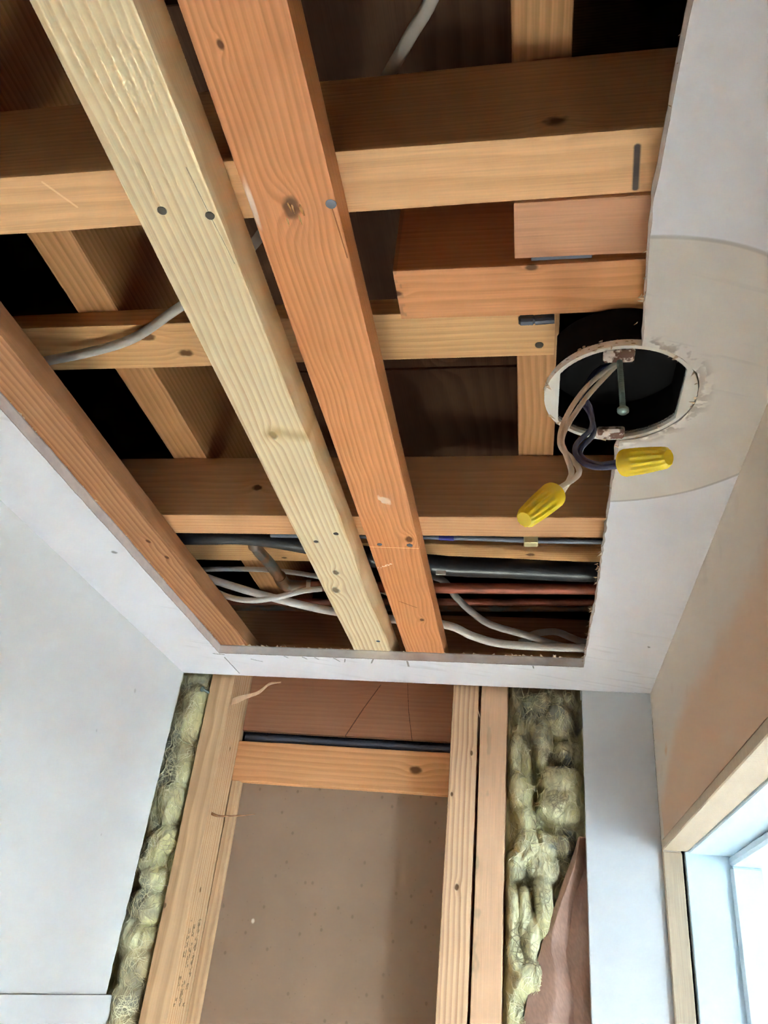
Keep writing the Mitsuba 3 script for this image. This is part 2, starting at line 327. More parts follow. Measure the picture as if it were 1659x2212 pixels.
def stamp(q, n, col):
    s = q[2] + 0.5 * (q[1] - 1.15)
    y, z = q[1], q[2]
    on = dr.select((y > 1.160) & (y < 1.213) & (z > -0.055) & (z < 0.05), 1.0, 0.0)
    row = dr.floor((y - 1.160) / 0.0165); fr = (y - 1.160) / 0.0165 - row
    cell = z / 0.0075 + row * 0.37
    ink = smoothstep(0.48, 0.58, fbm(z * 420, y * 420, row * 3)) * dr.select((fr > 0.18) & (fr < 0.78), 1.0, 0.0) * dr.select(mikit.cell_rand(cell, row) > 0.25, 1.0, 0.0)
    return mix(col, mi.Color3f(lin(74, 56, 44)), 0.7 * on * ink * dr.select(n[0] > 0.5, 1.0, 0.0))
wood('m_studleft', (179, 147, 112), (145, 103, 70), 2, (-0.515, 1.26), 0.0062, [(-0.4526, 1.18, 0.085, 0.003), (-0.489, 1.150, 0.060, 0.0025), (-0.4526, 1.19, 0.285, 0.003)], 0.75, 0.45, 0.6, (160, 118, 84), 0.014, 0.9, stamp)
wood('m_studa', (198, 164, 130), (157, 111, 81), 2, (-0.16, 1.14), 0.0070, [(-0.092, 1.150, 0.115, 0.003), (-0.08, 1.150, 0.29, 0.0025), (-0.105, 1.150, 0.232, 0.002)], 0.8, 0.3, 0.6, (183, 134, 97), 0.010, 0.8)
def studb_marks(q, n, col):
    w = smoothstep(0.62, 0.76, fbm(q[0] * 90, q[2] * 34 + 5)) * (1 - smoothstep(-0.058, -0.045, q[0]))
    return mix(col, mi.Color3f(lin(150, 128, 100)), 0.5 * w)
wood('m_studb', (202, 165, 133), (178, 135, 102), 2, (-0.055, 1.4), 0.0090, [], 0.45, 0.35, 0.6, (187, 137, 102), 0.010, 0.9, studb_marks)
def header_marks(q, n, col):
    ck = dr.maximum(seg(q[0], q[2], (-0.2360, 0.410), (-0.2600, 0.370), 0.0007), dr.maximum(seg(q[0], q[2], (-0.2600, 0.370), (-0.2840, 0.325), 0.0008), dr.maximum(seg(q[0], q[2], (-0.193, 0.42), (-0.187, 0.37), 0.0004), seg(q[0], q[2], (-0.187, 0.37), (-0.178, 0.325), 0.0005))))
    return mix(col, mi.Color3f(lin(70, 44, 30)), 0.85 * ck)
wood('m_header', (141, 96, 72), (123, 76, 54), 0, (1.235, 0.60), 0.0070, [(-0.2560, 1.235, 0.402, 0.006), (-0.135, 1.235, 0.395, 0.003)], 0.4, 0.4, 0.65, (127, 80, 60), 0.02, 0.9, header_marks)
wood('m_cross', (192, 140, 96), (159, 99, 61), 0, (1.26, 0.22), 0.0080, [(-0.1680, 1.222, 0.2780, 0.0065)], 0.6, 0.5, 0.6, (176, 112, 65), 0.024, 0.9)
wood('m_plate', (150, 104, 74), (120, 78, 52), 0, (1.2, 0.3), 0.0060, [], 0.5, 0.4, 0.65, (130, 84, 58), 0.012, 0.9)
wood('m_trim', (159, 142, 122), (149, 127, 105), 2, (0.2, 1.4), 0.0060, [], 0.3, 0.2, 0.55, (153, 133, 112), 0.010, 0.9)

# ------------------------------------------------------------------ the setting
XL, XR, YB, YS = -0.534, 0.1685, 1.1377, 1.1504
rng = np.random.default_rng(5)
def jag(a, b, step, amp, seed):
    """A ragged line from a to b."""
    a, b = np.array(a, float), np.array(b, float); n = max(2, int(np.linalg.norm(b - a) / step)); t = np.linspace(0, 1, n)
    d = (b - a) / np.linalg.norm(b - a); nn = np.array([-d[1], d[0]])
    off = (meshkit.fbm(np.stack([t * n * 0.35, t * 0 + seed, t * 0], 1), 3, seed) - 0.5) * 2 * amp
    off[0] = off[-1] = 0
    return a + (b - a) * t[:, None] + nn * off[:, None]
hole = np.vstack([jag((-0.4428, 1.0437), (0.0715, 1.0440), 0.004, 0.0008, 1)[:-1], jag((0.0715, 1.0440), (0.0730, 0.8200), 0.004, 0.0012, 2)[:-1], jag((0.0730, 0.8200), (0.0688, 0.5300), 0.004, 0.0014, 12)[:-1],
                  jag((0.0745, 0.4250), (0.0666, 0.3100), 0.004, 0.0008, 3)[:-1], jag((0.0666, 0.3100), (0.0702, 0.2000), 0.006, 0.0006, 13)[:-1], jag((0.0702, 0.2000), (0.0702, -0.60), 0.006, 0.0010, 14)[:-1], jag((0.0700, -0.60), (-0.4428, -0.60), 0.01, 0.0008, 4)[:-1], jag((-0.4428, -0.60), (-0.4428, 1.0437), 0.006, 0.0007, 6)[:-1]])
a = np.arange(96) * 2 * np.pi / 96
rr = 0.0548 + 0.0010 * (meshkit.noise(np.stack([np.cos(a) * 9, np.sin(a) * 9, a * 0], 1), 3) - 0.5) * 2
round_hole = Polygon(np.stack([BOX[0] + rr * np.cos(a), BOX[1] + rr * np.sin(a)], 1))
slab = Polygon([(-2.4, -2.8), (4.6, -2.8), (4.6, 2.2), (-2.4, 2.2)])
# over the stud bays of the back wall the board stops at the wall line
bay = Polygon([(-0.62, YB), (0.0745, YB), (0.0745, 1.2400), (-0.62, 1.2400)])
sheet = slab.difference(Polygon(hole).union(round_hole)).difference(bay)
add('ceiling', extrude(sheet, C, CT), 'm_ceiling', kind='structure', label='white ceiling board with a large ragged cut-out around the framing')
# torn paper hanging at the cut edges
fr = []
def fray(p, d, l, w, dz):
    p, d = np.array(p, float), np.array(d, float); s = np.array([-d[1], d[0], 0]) * w
    tip = p + d * l + [0, 0, dz]
    fr.append(trimesh.convex.convex_hull(np.array([p - s, p + s, tip, p - s * 0.6 + [0, 0, 0.0007], p + s * 0.6 + [0, 0, 0.0007], tip + [0, 0, 0.0004]])))
for y in rng.uniform(0.18, 1.04, 90):
    if 0.42 < y < 0.54: continue
    fray((0.0708, y, rng.uniform(C, CT)), (-0.9, rng.uniform(-.6, .6), 0), rng.uniform(0.001, 0.005), rng.uniform(0.0006, 0.002), rng.uniform(-0.003, 0.002))
for x in rng.uniform(-0.43, 0.07, 60):
    fray((x, 1.0440, CT - 0.0004), (rng.uniform(-.6, .6), -0.8, 0), rng.uniform(0.001, 0.006), rng.uniform(0.001, 0.004), rng.uniform(0, 0.003))
for y in rng.uniform(0.45, 1.03, 40):
    fray((-0.4428, y, CT - 0.0005), (0.8, rng.uniform(-.8, .8), 0), rng.uniform(0.001, 0.004), rng.uniform(0.001, 0.003), rng.uniform(-0.001, 0.003))
for t in rng.uniform(0, 2 * np.pi, 110):
    p = (BOX[0] + 0.0545 * math.cos(t), BOX[1] + 0.0545 * math.sin(t), rng.uniform(C - 0.0004, C + 0.008))
    fray(p, (-math.cos(t + rng.normal() * .5), -math.sin(t + rng.normal() * .5), 0), rng.uniform(0.001, 0.005), rng.uniform(0.0005, 0.002), rng.uniform(-0.003, 0.002))
add('ceiling__torn_paper', cat_(*fr), 'm_torn', kind='stuff')

# left wall: upper sheet and the proud lower sheet
e = jag((1.1380, 0.3850), (1.1300, -0.0490), 0.004, 0.0022, 9)
up = Polygon(np.vstack([e, [(-2.0, -0.0490), (-2.0, 0.3850)]]))
lo = Polygon([(1.1450, -0.0496), (1.1430, -Z0), (-2.0, -Z0), (-2.0, -0.0496)])
def yz(poly, x0, x1):
    m = extrude(poly, 0, x1 - x0); v = np.array(m.vertices); m.vertices = np.stack([x0 + v[:, 2], v[:, 0], v[:, 1]], 1); m.fix_normals(); return m
def xz(poly, y0, y1):
    m = extrude(poly, 0, y1 - y0); v = np.array(m.vertices); m.vertices = np.stack([v[:, 0], y0 + v[:, 2], v[:, 1]], 1); m.fix_normals(); return m
add('wall_left', yz(up, XL - 0.013, XL), 'm_wall', kind='structure', label='white wall board on the left with a rough cut end beside the insulation')
add('wall_left__lower_sheet', yz(lo, XL - 0.013, XL + 0.004), 'm_white')
add('wall_left__sheathing', cat_(box(XL - 0.10, XL - 0.0135, -2.0, 1.11, -Z0, C - 0.0002, 0.0), box(-0.76, -0.615, 1.05, 2.2, -Z0, C + 0.15, 0.0)), 'm_dark')
# back wall: the strip of board left standing by the right corner, and the board of the room behind
add('wall_back', box(0.0745, XR - 0.0002, YB, YS, -Z0, C - 0.0002, 0.0004), 'm_primer', kind='structure', label='narrow strip of white wall board left standing at the right corner')
add('wall_beyond', box(-0.70, 0.3600, 1.2395, 1.2520, -Z0, 0.302, 0.0), 'm_board', kind='structure', label='grey-brown paper back of the next room’s wall board between the studs')
add('wall_beyond__sheathing', box(-0.70, 0.3600, 1.2525, 1.30, -Z0, C + 0.15, 0.0), 'm_dark')
# right wall round the doorway
WY0, WY1, WZ0, WZ1 = 0.33, 1.1300, -Z0, 0.1775
def portal(y0, y1, z1, yhi, zhi):
    return Polygon([(-2.6, -Z0), (y0, -Z0), (y0, z1), (y1, z1), (y1, -Z0), (yhi, -Z0), (yhi, zhi), (-2.6, zhi)])
add('wall_right', yz(portal(WY0 - 0.012, WY1 + 0.0005, WZ1 + 0.0120, YB - 0.0001, C - 0.0002), XR, 0.1905), 'm_rwall', kind='structure', label='tan wall face on the right with a paler skimmed band at the corner')
add('wall_right__framing', yz(portal(WY0 - 0.030, WY1 + 0.0140, WZ1 + 0.0140, 1.30, C - 0.0002), 0.1910, 0.3000), 'm_dark')
add('wall_right__hall_side', yz(portal(WY0 - 0.030, WY1 + 0.0140, WZ1 + 0.0140, 1.60, C - 0.0002), 0.3005, 0.3130), 'm_white')
add('floor', box(-2.4, 4.6, -2.8, 2.2, -Z0 - 0.05, -Z0, 0.0), 'm_floor', kind='structure', label='pale floor of the room')
add('wall_front', box(XL, XR, -1.25, -1.20, -Z0, C - 0.0002, 0.0), 'm_panel', kind='structure', label='brown wood wall behind the viewer')
# doorway: wood boards round the cut wall, white jamb and stop
add('trim_1', box(XR - 0.0005, 0.1985, WY0, WY1 + 0.0003, WZ1, WZ1 + 0.0115, 0.001), 'm_trim', kind='structure', label='pale wood board over the doorway')
add('trim_2', box(XR - 0.0005, 0.1915, WY1, WY1 + 0.0105, -Z0, WZ1 - 0.0012, 0.001), 'm_trim', kind='structure', label='pale wood board up the far side of the doorway')
add('door_1__jamb', cat_(box(0.1950, 0.3140, WY1 - 0.0005, WY1 + 0.0130, -Z0, WZ1 + 0.0110, 0.001), box(0.1990, 0.3140, WY0 - 0.0110, WY1 - 0.0007, WZ1 - 0.0020, WZ1 + 0.0110, 0.001), box(0.1950, 0.3140, WY0 - 0.024, WY0 - 0.0112, -Z0, WZ1 + 0.0110, 0.001)), 'm_vinyl')
add('door_1__stop', cat_(box(0.2460, 0.2850, WY1 - 0.0100, WY1 - 0.0006, -Z0, WZ1 - 0.0140, 0.003), box(0.2460, 0.2850, WY0 - 0.0005, WY1 - 0.0006, WZ1 - 0.0138, WZ1 - 0.0021, 0.003), box(0.2460, 0.2850, WY0 - 0.0110, WY0 - 0.0010, -Z0, WZ1 - 0.0022, 0.003)), 'm_vinyl')
tag('door_1', 'white door jamb with a stop set deep in the tan wall', kind='structure')
# the next room, which brings the daylight: a tall window in its outer wall
HX1, HY0, HY1 = 4.40, -2.60, 1.60
W1 = (3.08, 3.86, -1.80, 0.10)
W2 = (0.58, 0.86, -0.12, 0.15)
def hole4(w): return [(w[0], w[2]), (w[1], w[2]), (w[1], w[3]), (w[0], w[3])]
add('wall_hall_outer', xz(Polygon([(0.1905, -Z0), (HX1 + 0.1, -Z0), (HX1 + 0.1, C - 0.0002), (0.1905, C - 0.0002)], [hole4(W1)]), HY0 - 0.10, HY0), 'm_white', kind='structure', label='outer wall of the next room with one tall window')
add('wall_hall_right', yz(Polygon([(HY0 - 0.1, -Z0), (HY1 + 0.1, -Z0), (HY1 + 0.1, C - 0.0002), (HY0 - 0.1, C - 0.0002)], [hole4(W2)]), HX1, HX1 + 0.1), 'm_white', kind='structure', label='far side wall of the next room with a wide window')
add('wall_hall_back', box(0.3005, HX1, HY1, HY1 + 0.1, -Z0, C - 0.0002, 0), 'm_white', kind='structure', label='end wall of the next room')
scene['m_glass'] = {'type': 'thindielectric'}
for i, w in enumerate((W1,)):
    k = f'window_{i + 1}'
    def frm(x0, x1, z0, z1, t=0.03): return [box(x0, x0 + t, HY0 - 0.07, HY0 - 0.02, z0, z1, 0.002), box(x1 - t, x1, HY0 - 0.07, HY0 - 0.02, z0, z1, 0.002), box(x0 + t, x1 - t, HY0 - 0.07, HY0 - 0.02, z0, z0 + t, 0.002), box(x0 + t, x1 - t, HY0 - 0.07, HY0 - 0.02, z1 - t, z1, 0.002)]
    add(k + '__frame', cat_(*frm(*w)), 'm_vinyl')
    add(k + '__pane', trimesh.Trimesh([[w[0], HY0 - 0.05, w[2]], [w[1], HY0 - 0.05, w[2]], [w[1], HY0 - 0.05, w[3]], [w[0], HY0 - 0.05, w[3]]], [[0, 1, 2], [0, 2, 3]], process=False), 'm_glass')
    tag(k, 'tall window of the next room', kind='structure')

add('window_2__frame', cat_(*[box(HX1 + 0.02, HX1 + 0.07, a, b, c, d, 0.002) for a, b, c, d in ((W2[0], W2[0] + 0.03, W2[2], W2[3]), (W2[1] - 0.03, W2[1], W2[2], W2[3]), (W2[0] + 0.03, W2[1] - 0.03, W2[2], W2[2] + 0.03), (W2[0] + 0.03, W2[1] - 0.03, W2[3] - 0.03, W2[3]))]), 'm_vinyl')
add('window_2__pane', trimesh.Trimesh([[HX1 + 0.05, W2[0], W2[2]], [HX1 + 0.05, W2[1], W2[2]], [HX1 + 0.05, W2[1], W2[3]], [HX1 + 0.05, W2[0], W2[3]]], [[0, 1, 2], [0, 2, 3]], process=False), 'm_glass')
tag('window_2', 'wide window of the next room', kind='structure')
# the roof space over the ceiling
def shell(x0, x1, y0, y1, z0, z1, t=0.02):
    return cat_(box(x0 - t, x0, y0 - t, y1 + t, z0, z1, 0), box(x1, x1 + t, y0 - t, y1 + t, z0, z1, 0), box(x0, x1, y0 - t, y0, z0, z1, 0), box(x0, x1, y1, y1 + t, z0, z1, 0), box(x0 - t, x1 + t, y0 - t, y1 + t, z1, z1 + t, 0))
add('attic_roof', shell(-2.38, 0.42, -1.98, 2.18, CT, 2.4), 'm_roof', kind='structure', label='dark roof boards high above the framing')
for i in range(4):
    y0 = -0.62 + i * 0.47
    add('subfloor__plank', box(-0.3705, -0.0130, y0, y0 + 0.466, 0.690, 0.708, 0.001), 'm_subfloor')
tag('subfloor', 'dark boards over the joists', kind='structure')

# ------------------------------------------------------------------ overhead framing
def cream_edge(t, s):
    k = s[:, 0] > -0.215
    w = 0.004 + 0.004 * (meshkit.fbm(np.array([[t * 7, 1.0, 2.0]]), 3, 4)[0] - 0.4) * 2
    low = s[:, 1] < 0.41
    s = s.copy()
    s[k & low, 0] -= max(w, 0) * 0.9; s[k & ~low, 0] += 0.0008
    return s
f = add('furring_strip', bar(1, -0.55, 1.125, -0.2446, -0.1868, K1, K2, 0.0018, 90, 0.0005, 11, cream_edge), 'm_cream', 25,
        'pale cream pine strip with dark grain lines, left of the orange strip', 'wood strip', 'furring strips under the ceiling beams')
for (x, y, r, m) in ((-0.226, 0.3004, 0.0030, 'm_iron'), (-0.1965, 0.3063, 0.0030, 'm_iron'), (-0.2256, 0.7266, 0.0026, 'm_iron'), (-0.2000, 0.7088, 0.0028, 'm_iron'), (-0.2031, 1.0076, 0.0027, 'm_nail')):
    add(f + '__nail', disc((x, y, K1), (0, 0, -1), r, 0.0007), m, 30)
f = add('furring_strip', bar(1, -0.55, 1.125, -0.1698, -0.1150, K1, K2, 0.0016, 60, 0.0004, 12), 'm_orange', 25,
        'orange-brown fir strip with a splintered nail hole, right of the cream strip', 'wood strip', 'furring strips under the ceiling beams')
for (x, y, r, m) in ((-0.1185, 0.3037, 0.0034, 'm_nail'), (-0.157, 0.7311, 0.0028, 'm_nail'), (-0.1248, 0.7323, 0.0032, 'm_nail')):
    add(f + '__nail', disc((x, y, K1), (0, 0, -1), r, 0.0008), m, 30)
sp = []
for k in range(7):
    x, y = -0.1434 + rng.uniform(-0.006, 0.006), 0.305 + rng.uniform(-0.006, 0.006); l = rng.uniform(0.006, 0.012)
    sp.append(trimesh.convex.convex_hull(np.array([[x, y, K1 + 0.001], [x + 0.0016, y, K1 + 0.001], [x + 0.0008, y + 0.002, K1 - 0.0012], [x + 0.002, y + l, K1 - rng.uniform(0.0005, 0.003)], [x + 0.001, y + l, K1 + 0.001]])))
add(f + '__splinter', cat_(*sp), 'm_cream', kind='stuff')
add('furring_strip', bar(1, -0.55, 1.125, -0.4600, -0.4020, K1 + 0.0003, K2, 0.004, 90, 0.0012, 13), 'm_brown', 25,
    'rough red-brown strip along the cut ceiling edge by the left wall', 'wood strip', 'furring strips under the ceiling beams')
add('ceiling_beam', bar(0, -1.00, 0.40, 0.2870, 0.3312, K2 + 0.0003, 0.5015, 0.0030, 70, 0.0006, 21), 'm_beam', 25,
    'nearest wide beam crossing overhead, with a short black pen mark at its right end', 'beam', 'ceiling beams across the opening')
add('ceiling_beam', bar(0, -1.00, 0.40, 0.7164, 0.7580, K2 + 0.0003, 0.5015, 0.0022, 70, 0.0006, 22), 'm_beam2', 25,
    'second beam crossing overhead, in front of the pipes and cables', 'beam', 'ceiling beams across the opening')
add('blocking', bar(0, -0.0108, 0.40, 0.3318, 0.3770, K2 + 0.0005, 0.5010, 0.0020, 24, 0.0005, 23), 'm_pinkblock', 25,
    'short pinkish block lying against the far side of the nearest beam', 'wood block')
add('blocking', bar(0, -0.0945, 0.40, 0.3815, 0.4285, K2 + 0.0003, 0.5010, 0.0022, 30, 0.0005, 24), 'm_block', 25,
    'longer orange block ending free beside the orange strip, above the round ceiling box', 'wood block')
b = add('strapping', bar(0, -1.00, 0.0200, 0.4818, 0.5395, 0.4830, JB - 0.0003, 0.0015, 60, 0.0009, 25), 'm_strap', 25,
        'flat board nailed under the joists, crossed by the grey cable', 'wood board', 'flat boards under the joists')
add(b + '__nail', disc((0.0073, 0.5250, 0.4830), (0, 0, -1), 0.0036, 0.001), 'm_iron', 30)
add('strapping', bar(0, -1.00, 0.40, 0.8862, 0.9400, 0.4830, JB - 0.0003, 0.0015, 60, 0.0009, 26), 'm_strap', 25,
    'flat board under the joists behind the second beam, above the black pipe', 'wood board', 'flat boards under the joists')
add('floor_joist', bar(1, -0.60, 1.225, -0.4115, -0.3705, JB, 0.6895, 0.0020, 60, 0.0006, 27), 'm_joist', 25,
    'deep joist at the left, between the black opening and the cream strip', 'joist', 'joists running over the beams')
add('floor_joist', bar(1, -0.60, 0.940, -0.0125, 0.0245, JB, 0.6895, 0.0020, 60, 0.0006, 28), 'm_joist', 25,
    'joist just left of the round ceiling box, seen from below', 'joist', 'joists running over the beams')
add('top_plate', bar(0, -0.62, 0.40, 1.1510, 1.2380, 0.4250, JB - 0.0005, 0.0020, 40, 0.0005, 29), 'm_plate', 25,
    'dark brown plate across the back, behind the cables', 'wood plate')

# ------------------------------------------------------------------ open back wall
s = add('wall_stud', bar(2, -Z0, 0.4240, -0.4915, -0.4540, YS, 1.2385, 0.0020, 110, 0.0006, 31), 'm_studleft', 25,
        'pinkish stud at the left with a grade stamp on its side', 'stud', 'studs of the open back wall')
def sliver(pts, w, t):
    p = spline(pts, 6); secs = []
    for i, q in enumerate(p):
        k = w * (1 - 0.75 * i / (len(p) - 1)) * (0.9 + 0.15 * math.sin(i * 0.5))
        secs.append([q + [0, 0, k], q + [0.0004, -t, k * 0.2], q + [0, 0, -k], q + [-0.0004, t, -k * 0.2]])
    return sweep(secs)
add(s + '__splinter', sliver([(-0.4535, 1.158, 0.3490), (-0.435, 1.156, 0.3560), (-0.413, 1.158, 0.3660), (-0.398, 1.158, 0.3800), (-0.380, 1.158, 0.3835)], 0.006, 0.0012), 'm_studb', 40)
add(s + '__splinter', sliver([(-0.4545, 1.165, 0.1850), (-0.440, 1.160, 0.1815), (-0.421, 1.160, 0.1830), (-0.402, 1.160, 0.1850), (-0.386, 1.160, 0.1880)], 0.0022, 0.001), 'm_brown', 40)
add(s + '__screw', cat_(tube([(-0.489, 1.146, 0.3580), (-0.4965, 1.135, 0.3600)], 0.0022, 8), disc((-0.4965, 1.135, 0.3600), (-0.55, -0.83, 0.1), 0.0042, 0.0016)), 'm_zinc', 30)
add('nailer', bar(2, -Z0, 0.2440, -0.4535, -0.4400, 1.2200, 1.2390, 0.0020, 60, 0.0006, 32), 'm_studleft', 25, 'thin wood strip nailed up the inner side of the left stud', 'wood strip')
add('wall_stud', bar(2, -Z0, 0.4240, -0.1106, -0.0728, YS, 1.2385, 0.0022, 110, 0.0006, 33), 'm_studa', 25,
    'stud with bold wavy grain, left one of the pair right of the bare wall board', 'stud', 'studs of the open back wall')
add('wall_stud_001__splinter', sliver([(-0.0740, 1.1500, 0.3560), (-0.0720, 1.1470, 0.3480), (-0.0700, 1.1475, 0.3420), (-0.0712, 1.1490, 0.3360)], 0.0030, 0.0012), 'm_studb', 40)
add('wall_stud', bar(2, -Z0, 0.4240, -0.0690, -0.0312, YS, 1.2385, 0.0022, 110, 0.0006, 34), 'm_studb', 25,
    'smoother stud, right one of the pair, against the right-hand insulation', 'stud', 'studs of the open back wall')
add('header_board', bar(0, -0.4538, -0.1108, 1.2290, 1.2390, 0.3250, 0.4240, 0.0010, 30, 0.0003, 35), 'm_header', 25, 'red-brown board with two cracks between the studs under the ceiling', 'wood board')
add('cross_block', bar(0, -0.4538, -0.1108, 1.2220, 1.2390, 0.2450, 0.3065, 0.0018, 40, 0.0006, 36), 'm_cross', 25, 'honey-coloured cross block with a dark knot between the studs', 'wood block')
add('metal_conduit', tube([(-0.453, 1.2500, 0.318), (-0.30, 1.2500, 0.318), (-0.112, 1.2500, 0.3190)], 0.0075, 12), 'm_nail', 40, 'dark metal tube in the gap over the cross block', 'pipe')

# insulation
def batt(x0, x1, z0, z1, yb, lobes, seed, amp, res=0.0022, pits=()):
    nx, nz = int((x1 - x0) / res), int((z1 - z0) / (res * 1.3))
    X, Zz = np.meshgrid(np.linspace(x0, x1, nx), np.linspace(z0, z1, nz), indexing='ij')
    P = np.stack([X, Zz, X * 0], -1)
    w1 = meshkit.fbm(P * 20, 3, seed) - 0.5; w2 = meshkit.fbm(P * 20 + 40, 3, seed + 1) - 0.5
    Q = np.stack([(X + 0.035 * w1) * 30, (Zz + 0.05 * w2) * 14, X * 0], -1)
    ridge = 1 - np.abs(meshkit.fbm(Q, 3, seed + 2) * 2 - 1) * 1.6
    fine = meshkit.fbm(np.stack([(X + 0.02 * w2) * 160, (Zz + 0.03 * w1) * 50, X * 0], -1), 3, seed + 3) - 0.5
    h = np.full(X.shape, 0.0)
    for (cx, cz, rx, rz, d) in lobes:
        q = ((X + 0.012 * w1 - cx) / rx) ** 2 + ((Zz + 0.016 * w2 - cz) / rz) ** 2
        h = np.maximum(h, d * np.sqrt(np.clip(1 - q, 0, 1)))
    for (cx, cz, rx, rz, d) in pits:
        h = h - d * np.exp(-((X + 0.008 * w1 - cx) / rx) ** 2 - ((Zz + 0.012 * w2 - cz) / rz) ** 2)
    h = h + amp * (ridge - 0.3) + 0.0085 * fine
    ex = np.minimum((X - x0), (x1 - X)); h = h * np.clip(ex / 0.006, 0.5, 1)
    Y = np.minimum(yb - h, yb + 0.03)
    v = np.stack([X, Y, Zz], -1).reshape(-1, 3); n = len(v); back = v.copy(); back[:, 1] = 1.238
    idx = np.arange(n).reshape(nx, nz); a, b2, c2, d2 = idx[:-1, :-1].ravel(), idx[1:, :-1].ravel(), idx[1:, 1:].ravel(), idx[:-1, 1:].ravel()
    f = np.vstack([np.stack([a, b2, c2], 1), np.stack([a, c2, d2], 1)])
    rim = np.concatenate([idx[:, 0], idx[-1, 1:], idx[-2::-1, -1], idx[0, -2:0:-1]]); r2 = np.roll(rim, -1)
    side = np.vstack([np.stack([rim, rim + n, r2], 1), np.stack([r2, rim + n, r2 + n], 1)])
    m = trimesh.Trimesh(np.vstack([v, back]), np.vstack([f, f[:, ::-1] + n, side]), process=False)
    m.remove_unreferenced_vertices()
    if m.volume < 0: m.invert()
    return m
L1 = [(-0.520, 0.372, 0.04, 0.02, 0.010), (-0.512, 0.345, 0.024, 0.030, 0.026), (-0.508, 0.312, 0.020, 0.030, 0.034), (-0.532, 0.300, 0.02, 0.05, 0.020), (-0.528, 0.262, 0.03, 0.025, 0.018), (-0.516, 0.236, 0.026, 0.025, 0.022), (-0.516, 0.192, 0.022, 0.036, 0.034), (-0.536, 0.20, 0.02, 0.05, 0.022),
      (-0.518, 0.140, 0.024, 0.024, 0.028), (-0.530, 0.115, 0.025, 0.024, 0.024), (-0.515, 0.090, 0.020, 0.018, 0.026), (-0.522, 0.055, 0.026, 0.024, 0.028), (-0.526, 0.020, 0.03, 0.03, 0.026), (-0.515, -0.015, 0.022, 0.03, 0.028), (-0.520, -0.055, 0.026, 0.024, 0.026), (-0.520, -0.10, 0.03, 0.04, 0.026), (-0.520, -0.16, 0.03, 0.03, 0.028)]
BL = batt(-0.6120, -0.4920, -0.30, 0.4200, 1.168, L1, 3, 0.009, 0.0016)
add('insulation_batt', BL, 'm_wool', 50, 'yellow-green mineral wool in the narrow gap by the left wall', 'insulation', 'insulation batts in the open back wall')
L2 = [(-0.0187, 0.380, 0.012, 0.030, 0.012), (0.0149, 0.376, 0.025, 0.022, 0.018), (0.0480, 0.378, 0.022, 0.020, 0.020), (0.0445, 0.349, 0.024, 0.024, 0.024), (0.0213, 0.325, 0.013, 0.030, 0.032), (0.0180, 0.293, 0.010, 0.020, 0.030), (0.0050, 0.342, 0.012, 0.022, 0.020),
      (-0.0158, 0.292, 0.013, 0.036, 0.030), (-0.0020, 0.286, 0.010, 0.036, 0.028), (-0.0108, 0.245, 0.018, 0.034, 0.033), (-0.0050, 0.210, 0.013, 0.030, 0.030), (0.0462, 0.262, 0.030, 0.028, 0.032), (0.0364, 0.230, 0.026, 0.022, 0.034), (0.0550, 0.235, 0.03, 0.03, 0.028), (0.0640, 0.300, 0.020, 0.022, 0.012), (0.0480, 0.305, 0.016, 0.02, 0.016),
      (-0.0007, 0.173, 0.018, 0.030, 0.034), (0.0220, 0.178, 0.020, 0.020, 0.024), (0.0440, 0.180, 0.020, 0.014, 0.016), (-0.0128, 0.149, 0.016, 0.020, 0.034), (0.0200, 0.150, 0.024, 0.022, 0.028), (-0.0200, 0.098, 0.011, 0.038, 0.030), (-0.0050, 0.094, 0.010, 0.036, 0.034), (0.0190, 0.104, 0.013, 0.042, 0.036), (0.0040, 0.068, 0.015, 0.032, 0.034),
      (-0.0117, 0.045, 0.016, 0.036, 0.028), (0.0000, 0.022, 0.024, 0.04, 0.028), (-0.0196, -0.005, 0.016, 0.04, 0.022), (0.000, -0.08, 0.03, 0.08, 0.024), (0.06, 0.02, 0.03, 0.1, 0.002)]
PITS = [(0.0010, 0.326, 0.006, 0.016, 0.030), (0.0100, 0.300, 0.004, 0.020, 0.030), (0.0125, 0.270, 0.0045, 0.024, 0.030), (0.0140, 0.246, 0.004, 0.018, 0.024), (0.0180, 0.203, 0.014, 0.007, 0.020), (-0.0080, 0.126, 0.016, 0.004, 0.018), (0.0680, 0.36, 0.006, 0.03, 0.014), (-0.026, 0.350, 0.008, 0.012, 0.012), (0.0480, 0.288, 0.016, 0.006, 0.010)]
BR = batt(-0.0305, 0.155, -0.30, 0.4200, 1.186, L2, 8, 0.013, 0.0015, PITS)
bt = add('insulation_batt', BR, 'm_wool', 50, 'tangled yellow mineral wool between the stud pair and the white corner strip', 'insulation', 'insulation batts in the open back wall')
def fibres(bm, n, seed, x0, x1, z0, z1):
    rg = np.random.default_rng(seed); v = np.array(bm.vertices); nrm = np.array(bm.vertex_normals)
    ok = np.where((v[:, 1] < 1.19) & (v[:, 0] > x0) & (v[:, 0] < x1) & (v[:, 2] > z0) & (v[:, 2] < z1) & (nrm[:, 1] < -0.2))[0]
    from scipy.spatial import cKDTree
    tree = cKDTree(v[ok][:, [0, 2]]); out = []
    for _ in range(n):
        k = ok[rg.integers(len(ok))]; p = v[k].copy(); ang = rg.normal(math.pi / 2, 0.7) * rg.choice([-1, 1]); path = []
        for q in range(7):
            j = ok[tree.query(p[[0, 2]])[1]]
            path.append(v[j] * [0, 1, 0] + [p[0], -0.0004 - 0.0012 * math.sin(q * 0.5), p[2]])
            ang += rg.normal(0, 0.35); p = p + np.array([math.cos(ang), 0, math.sin(ang)]) * 0.0032
            if not (x0 < p[0] < x1): break
        if len(path) > 3: out.append(tube(path, rg.uniform(0.00022, 0.00055), 3))
    return cat_(*out)
